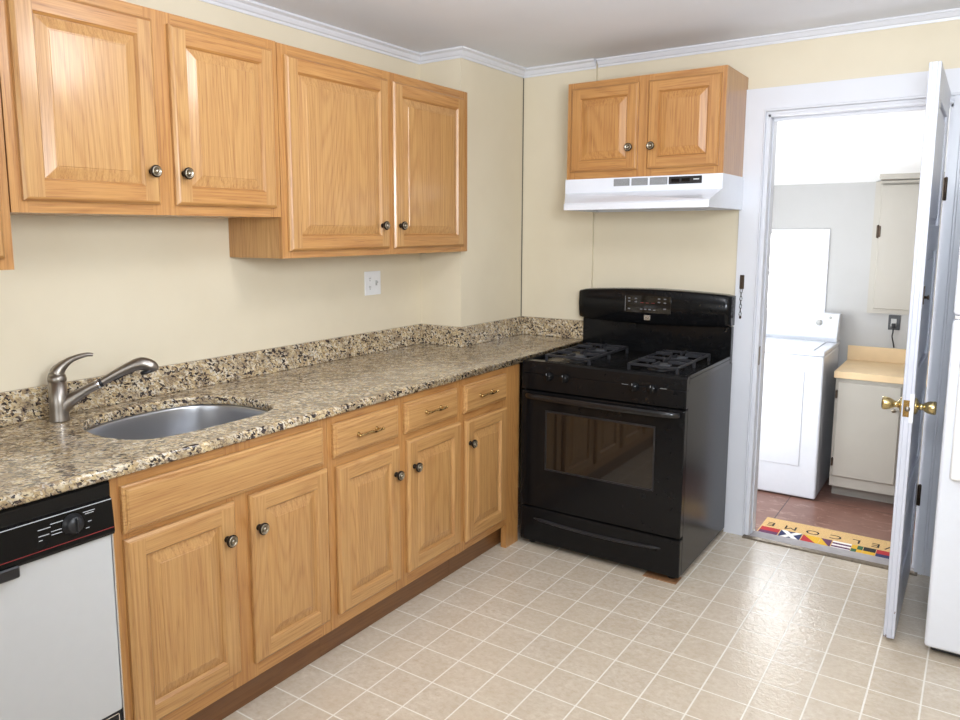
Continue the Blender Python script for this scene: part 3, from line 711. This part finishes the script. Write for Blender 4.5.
for A, B in zip(rings, rings[1:]):
    for k in range(8): q = m.bm.faces.new((A[k], A[(k+1) % 8], B[(k+1) % 8], B[k])); q.smooth = True
m.bm.faces.new(rings[0]); m.bm.faces.new(rings[-1][::-1]); bmesh.ops.recalc_face_normals(m.bm, faces=m.bm.faces)
bg = m.build('backguard', BLK, rg)
yb_ = bow(1.04)-.0042
m = MB(); m.box((.925, yb_-.0010, 1.093), (1.165, yb_+.006, 1.180), 0, b=.001)
m.build('clock_panel', BLKG, bg)
Y = yb_-.0012
def mark(x0, x1, z0, z1, mt=0): MB().box((x0, Y-.0004, z0), (x1, Y+.0006, z1)).build('printed_mark', (MARK, PRR)[mt], bg)
for x, z in ((.950, 1.165), (.985, 1.165), (.950, 1.150), (.985, 1.148), (.950, 1.112), (1.105, 1.167), (1.135, 1.167), (1.105, 1.150), (1.135, 1.148), (1.135, 1.118), (1.015, 1.112), (1.035, 1.112), (1.058, 1.112), (1.082, 1.110)):
    mark(x-.006, x+.006, z-.003, z+.0025)
for x in (1.018, 1.045, 1.075): mark(x-.008, x+.008, 1.1435, 1.1452, 1)
mark(.928, .931, 1.10, 1.175, 0)
m = MB(); m.box((1.03, yb_-.0016, 1.058), (1.062, yb_+.002, 1.083), 0, b=.0006)
m.tube([(1.034, yb_-.002, 1.064), (1.042, yb_-.002, 1.072), (1.050, yb_-.002, 1.066), (1.058, yb_-.002, 1.077)], .0012, 1, 6)
m.build('logo_badge', [CHR, BLKM], bg)
# floor shims
MB().box((RX1-.16, RY-.008, 0), (RX1-.012, RY+.07, .0035), b=.001).build('wood_shim', RAW, None, label='thin strip of raw wood on the floor under the front right of the range', category='wood strip')

# ------------------------------------------------------------------ cabinet over the range and hood
t = thing('wall_cabinet', (1.07, -.15, 1.75), 'small two-door oak wall cabinet mounted above the range hood', 'kitchen cabinet')
f = Fr((0, -.325, 0), (1, 0, 0), (0, -1, 0)); x0, x1, z0, z1 = .692, 1.446, 1.751, 2.207
carcass(t, f, x0, x1, z0, z1, .325+BW-.001, OZr)
face_frame(t, f, x0, x1, z0, z1, [(x0, x0+.045), (1.03, 1.125), (x1-.04, x1)], [(z0, z0+.04), (z1-.035, z1)], OZr, OXr)
panel_door(t, f, .716, 1.055, 1.785, 2.178, OZr, OXr, (1.023, 1.885), sw=.05)
panel_door(t, f, 1.101, 1.426, 1.785, 2.178, OZr, OXr, (1.129, 1.885), sw=.05)
hd = thing('range_hood', (1.07, -.2, 1.595), 'white range hood under the small oak cabinet', 'range hood')
m = MB(); hz0, hz1 = 1.600, 1.7505
T = [(.695, .018), (.695, -.345), (1.452, -.345), (1.452, .018)]
def ring(pts, z): return [m.bm.verts.new((x, y, z)) for x, y in pts]
L = [ring(T, hz1), ring(T, 1.684), ring([(.700, .018), (.742, -.445), (1.452, -.520), (1.452, .018)], 1.634), ring([(.700, .018), (.742, -.452), (1.452, -.528), (1.452, .018)], 1.626), ring([(.700, .018), (.742, -.452), (1.452, -.528), (1.452, .018)], hz0),
     ring([(.712, .006), (.754, -.438), (1.440, -.512), (1.440, .006)], hz0), ring([(.712, .006), (.754, -.43), (1.440, -.500), (1.440, .006)], 1.628)]
m.bm.faces.new(L[0])
for A, B in zip(L, L[1:]):
    for k in range(4): m.bm.faces.new((A[k], A[(k+1) % 4], B[(k+1) % 4], B[k]))
m.bm.faces.new(L[-1][::-1]); bmesh.ops.recalc_face_normals(m.bm, faces=m.bm.faces)
m.build('canopy', WAPP, hd)
for a, c in ((.948, 1.026), (1.036, 1.114), (1.124, 1.206)):
    m = MB().box((a, -.3465, 1.711), (c, -.3445, 1.744), 0, b=.0005)
    for k in range(6): m.box((a+.003, -.3480, 1.7135+k*.0050), (c-.003, -.3464, 1.7150+k*.0050), 1)
    m.build('vent_grille', [VENT, GPL], hd)
m = MB().box((1.213, -.3470, 1.711), (1.362, -.3445, 1.744), 0, b=.0008); sw_ = m.build('switch_panel', BLKM, hd)
m = MB().box((1.225, -.3495, 1.720), (1.262, -.3468, 1.735), 0, b=.001).box((1.272, -.3495, 1.720), (1.309, -.3468, 1.735), 0, b=.001); m.build('rocker_switch', BLK, sw_)
m = MB().box((1.325, -.3476, 1.727), (1.350, -.3468, 1.732), 0); m.build('printed_label', PRW, sw_)
m = MB()
m.box((.82, -.40, 1.618), (1.35, -.08, 1.627), 0, b=.002)
m.build('filter', GPL, hd)
struct('trim_6', MB().box((.62, -.012, 2.207), (.634, -.0005, 2.235), b=.002), TRIM)

# door chain on the left casing
m = MB(); ch = thing('door_chain', (1.468, -.004, 1.10), 'dark security door chain hanging on the left door casing', 'door chain')
MB().box((1.458, -.006, 1.225), (1.478, -.0005, 1.292), b=.0015).box((1.465, -.009, 1.24), (1.471, -.006, 1.28), b=.001).build('chain_holder', BRONZE, ch)
m = MB()
for k in range(7):
    z = 1.222-k*.0185
    pts = [(1.468+(.0055*math.cos(a) if k % 2 == 0 else 0), -.007+(0 if k % 2 == 0 else .0045*math.cos(a)), z-.006+.0115*math.sin(a)) for a in [2*PI*i/10 for i in range(11)]]
    m.tube(pts, .0014, 0, 6, sub=1)
m.build('chain', BRONZE, ch)
MB().box((1.463, -.006, 1.082), (1.473, -.002, 1.094), b=.001).build('end_bolt', BRONZE, ch)

# ------------------------------------------------------------------ refrigerator
rf = thing('refrigerator', (2.72, -.4, 0), 'white two-door refrigerator cut off by the right edge', 'refrigerator')
fx0, fx1, fy = 2.341, 3.10, -.748
MB().box((fx0+.004, fy+.075, .03), (fx1-.004, -.06, 1.70), b=.006, seg=2).build('cabinet_body', WAPP, rf)
f = Fr((0, fy, 0), (1, 0, 0), (0, -1, 0))
m = MB(); f.box(m, fx0, fx1, .035, 1.205, -.068, 0, 0, .012, 3); fd = m.build('refrigerator_door', WAPP, rf)
m = MB(); f.box(m, fx0, fx1, 1.220, 1.698, -.068, 0, 0, .012, 3); fz = m.build('freezer_door', WAPP, rf)
m = MB(); f.box(m, 2.372, 2.415, .66, 1.19, .0005, .028, 0, .010, 3); m.build('door_handle', WPL, fd)
m = MB(); f.box(m, 2.372, 2.415, 1.235, 1.55, .0005, .028, 0, .010, 3); m.build('door_handle', WPL, fz)
m = MB(); f.box(m, fx0+.02, fx1-.02, .006, .03, -.10, -.05, 0, .002); m.build('base_grille', BLKM, rf)
m = MB(); f.box(m, fx0+.005, fx0+.05, 1.206, 1.219, -.045, -.005, 0, .001); m.build('hinge', CHR, rf)
for x in (fx0+.05, fx1-.05):
    for y in (-.62, -.12): MB().lathe((x, y, 0), (0, 0, 1), [(.02, 0), (.02, .012), (.012, .014), (.012, .032)], 0, 14).build('foot', BLKM, rf)

# ------------------------------------------------------------------ laundry room things
ws = thing('washing_machine', (1.32, 1.57, LF), 'white top-loading washing machine seen through the doorway', 'washing machine')
wx0, wx1, wy0, wy1 = .972, 1.652, 1.273, 1.86
m = MB().box((wx0, wy0, LF+.008), (wx1, wy1, .735), b=.012, seg=3); m.build('cabinet', WAPP, ws)
m = MB().box((wx0-.003, wy0-.006, .737), (wx1+.003, wy1, .768), b=.010, seg=3); tp = m.build('top_deck', WAPP, ws)
m = MB().box((wx0+.06, wy0+.02, .768), (wx1-.06, wy0+.44, .776), b=.004, seg=2); m.build('lid', WAPP, ws)
m = MB().prism([(wx0, 1.745, .768), (wx0, 1.725, .800), (wx0, 1.775, .945), (wx0, 1.80, .955), (wx0, 1.86, .955), (wx0, 1.86, .768)], (wx1-wx0, 0, 0), b=.006, seg=2); cs = m.build('control_console', WAPP, ws)
f = Fr((0, wy0, 0), (1, 0, 0), (0, -1, 0))
m = MB(); f.box(m, wx0+.05, wx1-.105, .03, .64, .0003, .004, 0, .003, 2); m.build('front_panel', WAPP, ws)
nrm = Vector((0, -.145, .05)).normalized()
MB().lathe((1.535, 1.757, .893), nrm, [(.020, 0), (.020, .003), (.015, .004), (.014, .018), (.012, .020), (0, .020)], 0, 24).build('dial', GPL, cs)
MB().lathe((1.600, 1.769, .928), nrm, [(.009, 0), (.009, .006), (.007, .009), (0, .009)], 0, 18).build('button', GPL, cs)
for x in (wx0+.05, wx1-.05):
    for y in (wy0+.05, wy1-.05): MB().lathe((x, y, LF), (0, 0, 1), [(.02, 0), (.02, .004), (.012, .005), (.012, .009)], 0, 14).build('foot', BLKM, ws)

# laundry base cabinet, worktop, wall cabinet
lb = thing('laundry_cabinet', (2.1, 1.6, LF), 'low grey painted base cabinet beside the washing machine', 'cabinet')
f = Fr((0, 1.372, 0), (1, 0, 0), (0, -1, 0))
m = MB(); f.box(m, 1.712, 2.52, -.088, .602, -.49, -.0005); f.box(m, 1.712, 2.52, LF, -.088, -.46, -.13); m.build('carcass', GREYW, lb)
for a, c, hx, kn in ((1.727, 2.065, 1.722, 2.035), (2.115, 2.46, 2.465, 2.145)):
    m = MB(); f.box(m, a, c, -.018, .580, .0003, .018, 0, .004, 1); ld = m.build('door', GREYW, lb)
    for z in (.07, .50): 
        m = MB(); f.box(m, hx-.006, hx+.006, z-.025, z+.025, .0003, .021, 0, .002); m.build('hinge', BRONZE, ld)
    m = MB().lathe(f.p(kn, .44, .018), f.w, [(.010, 0), (.006, .004), (.006, .010), (.013, .015), (.010, .020), (0, .021)], 0, 16); m.build('knob', PEWT, ld)
wt = thing('laundry_worktop', (2.1, 1.6, .602), 'light wood-look laminate worktop on the grey laundry cabinet', 'worktop')
MB().box((1.703, 1.347, .6025), (2.56, 1.878, .645), b=.003, seg=2).build('top', LAM, wt)
MB().box((1.703, 1.858, .6455), (2.56, 1.878, .742), b=.002).build('backsplash', LAM, wt)
struct('trim_7', MB().box((1.832, 1.72, 1.819), (2.6, 1.879, 1.875)), GREYW)
lc = thing('laundry_wall_cabinet', (2.15, 1.86, .965), 'flat grey painted wall cabinet in the laundry above the worktop', 'cabinet')
f = Fr((0, 1.845, 0), (1, 0, 0), (0, -1, 0))
m = MB(); f.box(m, 1.800, 2.50, .968, 1.812, -.034, 0); m.build('face_frame', GREYW, lc)
m = MB(); f.box(m, 1.822, 2.50, 1.798, 1.816, .0003, .03, 0, .003); m.build('cornice', GREYW, lc)
m = MB(); f.box(m, 1.835, 2.44, .998, 1.790, .0003, .018, 0, .004); ld = m.build('door', GREYW, lc)
m = MB()
f.box(m, 1.822, 1.832, 1.455, 1.535, .0003, .004, 0, .001); f.box(m, 1.836, 1.848, 1.46, 1.53, .0185, .0215, 0, .001); m.lathe(f.p(1.834, 1.452, .018), (0, 0, 1), [(.004, 0), (.004, .086), (0, .087)], 0, 10); m.build('hinge', BRONZE, ld)
# laundry outlet with plug and cord
f = Fr((0, 1.88, 0), (1, 0, 0), (0, -1, 0))
ot = thing('outlet', f.p(1.955, .905, 0), 'dark outlet with a plug on the laundry wall above the worktop', 'outlet')
m = MB(); f.box(m, 1.925, 1.992, .862, .958, .0005, .006, 0, .002, 2); m.build('cover_plate', DGREY, ot)
m = MB(); f.box(m, 1.940, 1.972, .885, .935, .006, .008, 0, .001); m.build('receptacle', GPL, ot)
cdm = thing('power_cord', f.p(1.958, .90, .01), 'black plug and power cord hanging from the laundry outlet', 'power cord')
m = MB(); f.box(m, 1.945, 1.969, .875, .905, .0085, .035, 0, .004, 2); m.build('plug', BLKM, cdm)
MB().tube([f.p(1.957, .875, .024), f.p(1.957, .85, .026), f.p(1.954, .82, .024), f.p(1.962, .78, .016), f.p(1.968, .747, .012)], .004, 0, 8).build('cord', BLKM, cdm)

# door mat
mt = thing('door_mat', (1.84, .6, LF), 'tan coir welcome mat with a row of flags just past the threshold', 'door mat')
MB().box((1.478, .36, LF), (2.215, .795, LF+.014), b=.003).build('mat_pile', COIR, mt)
z = LF+.0145
for x, c in zip((1.525, 1.628, 1.742, 1.857, 1.960, 2.052, 2.140), 'EMOCLEW'):
    MB().text(c, Matrix.Translation((x, .690, z)) @ Matrix.Rotation(PI, 4, 'Z') @ Matrix.Diagonal((1.15, 1.0, 1, 1)), .080).build('letter', INK, mt)
def flag(x0, x1, kinds):
    m = MB(); ya, yb = .520, .632; names = []
    def q(pts, c):
        if c not in names: names.append(c)
        vs = [m.bm.verts.new((x, y, zz)) for x, y, zz in pts]; fc_ = m.bm.faces.new(vs); fc_.material_index = names.index(c)
        fc_.normal_update()
        if fc_.normal.z < 0: fc_.normal_flip()
    k = len(kinds)
    if kinds[0] == 'X':
        q([(x0, ya, z), (x1, ya, z), (x1, yb, z), (x0, yb, z)], 'blue'); w_ = .016; e = z+.0004
        q([(x0, ya, e), (x0+w_*2, ya, e), (x1, yb, e), (x1-w_*2, yb, e)], 'white'); e += .0003
        q([(x1, ya, e), (x1-w_*2, ya, e), (x0, yb, e), (x0+w_*2, yb, e)], 'white')
    elif kinds[0] == 'D':
        q([(x0, ya, z), (x1, ya, z), (x0, yb, z)], kinds[1]); q([(x1, ya, z), (x1, yb, z), (x0, yb, z)], kinds[2])
    elif kinds[0] == 'Q':
        xm, ym = (x0+x1)/2, (ya+yb)/2
        for a, b_, c, d_, cc in ((x0, xm, ya, ym, kinds[1]), (xm, x1, ya, ym, kinds[2]), (x0, xm, ym, yb, kinds[3]), (xm, x1, ym, yb, kinds[4])): q([(a, c, z), (b_, c, z), (b_, d_, z), (a, d_, z)], cc)
    else:
        for i, cc in enumerate(kinds):
            a = yb-(yb-ya)*i/k; b_ = yb-(yb-ya)*(i+1)/k; q([(x0, b_, z), (x1, b_, z), (x1, a, z), (x0, a, z)], cc)
    m.build('flag', [FLAGC[n] for n in names], mt)
flag(1.486, 1.585, ['red', 'purple']); flag(1.59, 1.70, ['X']); flag(1.705, 1.79, ['D', 'red', 'yellow']); flag(1.793, 1.85, ['D', 'yellow', 'purple'])
flag(1.855, 1.945, ['white', 'purple', 'white', 'purple', 'white']); flag(1.948, 2.0, ['Q', 'green', 'yellow', 'yellow', 'green']); flag(2.003, 2.06, ['Q', 'yellow', 'yellow', 'black', 'black']); flag(2.063, 2.205, ['red', 'blue'])
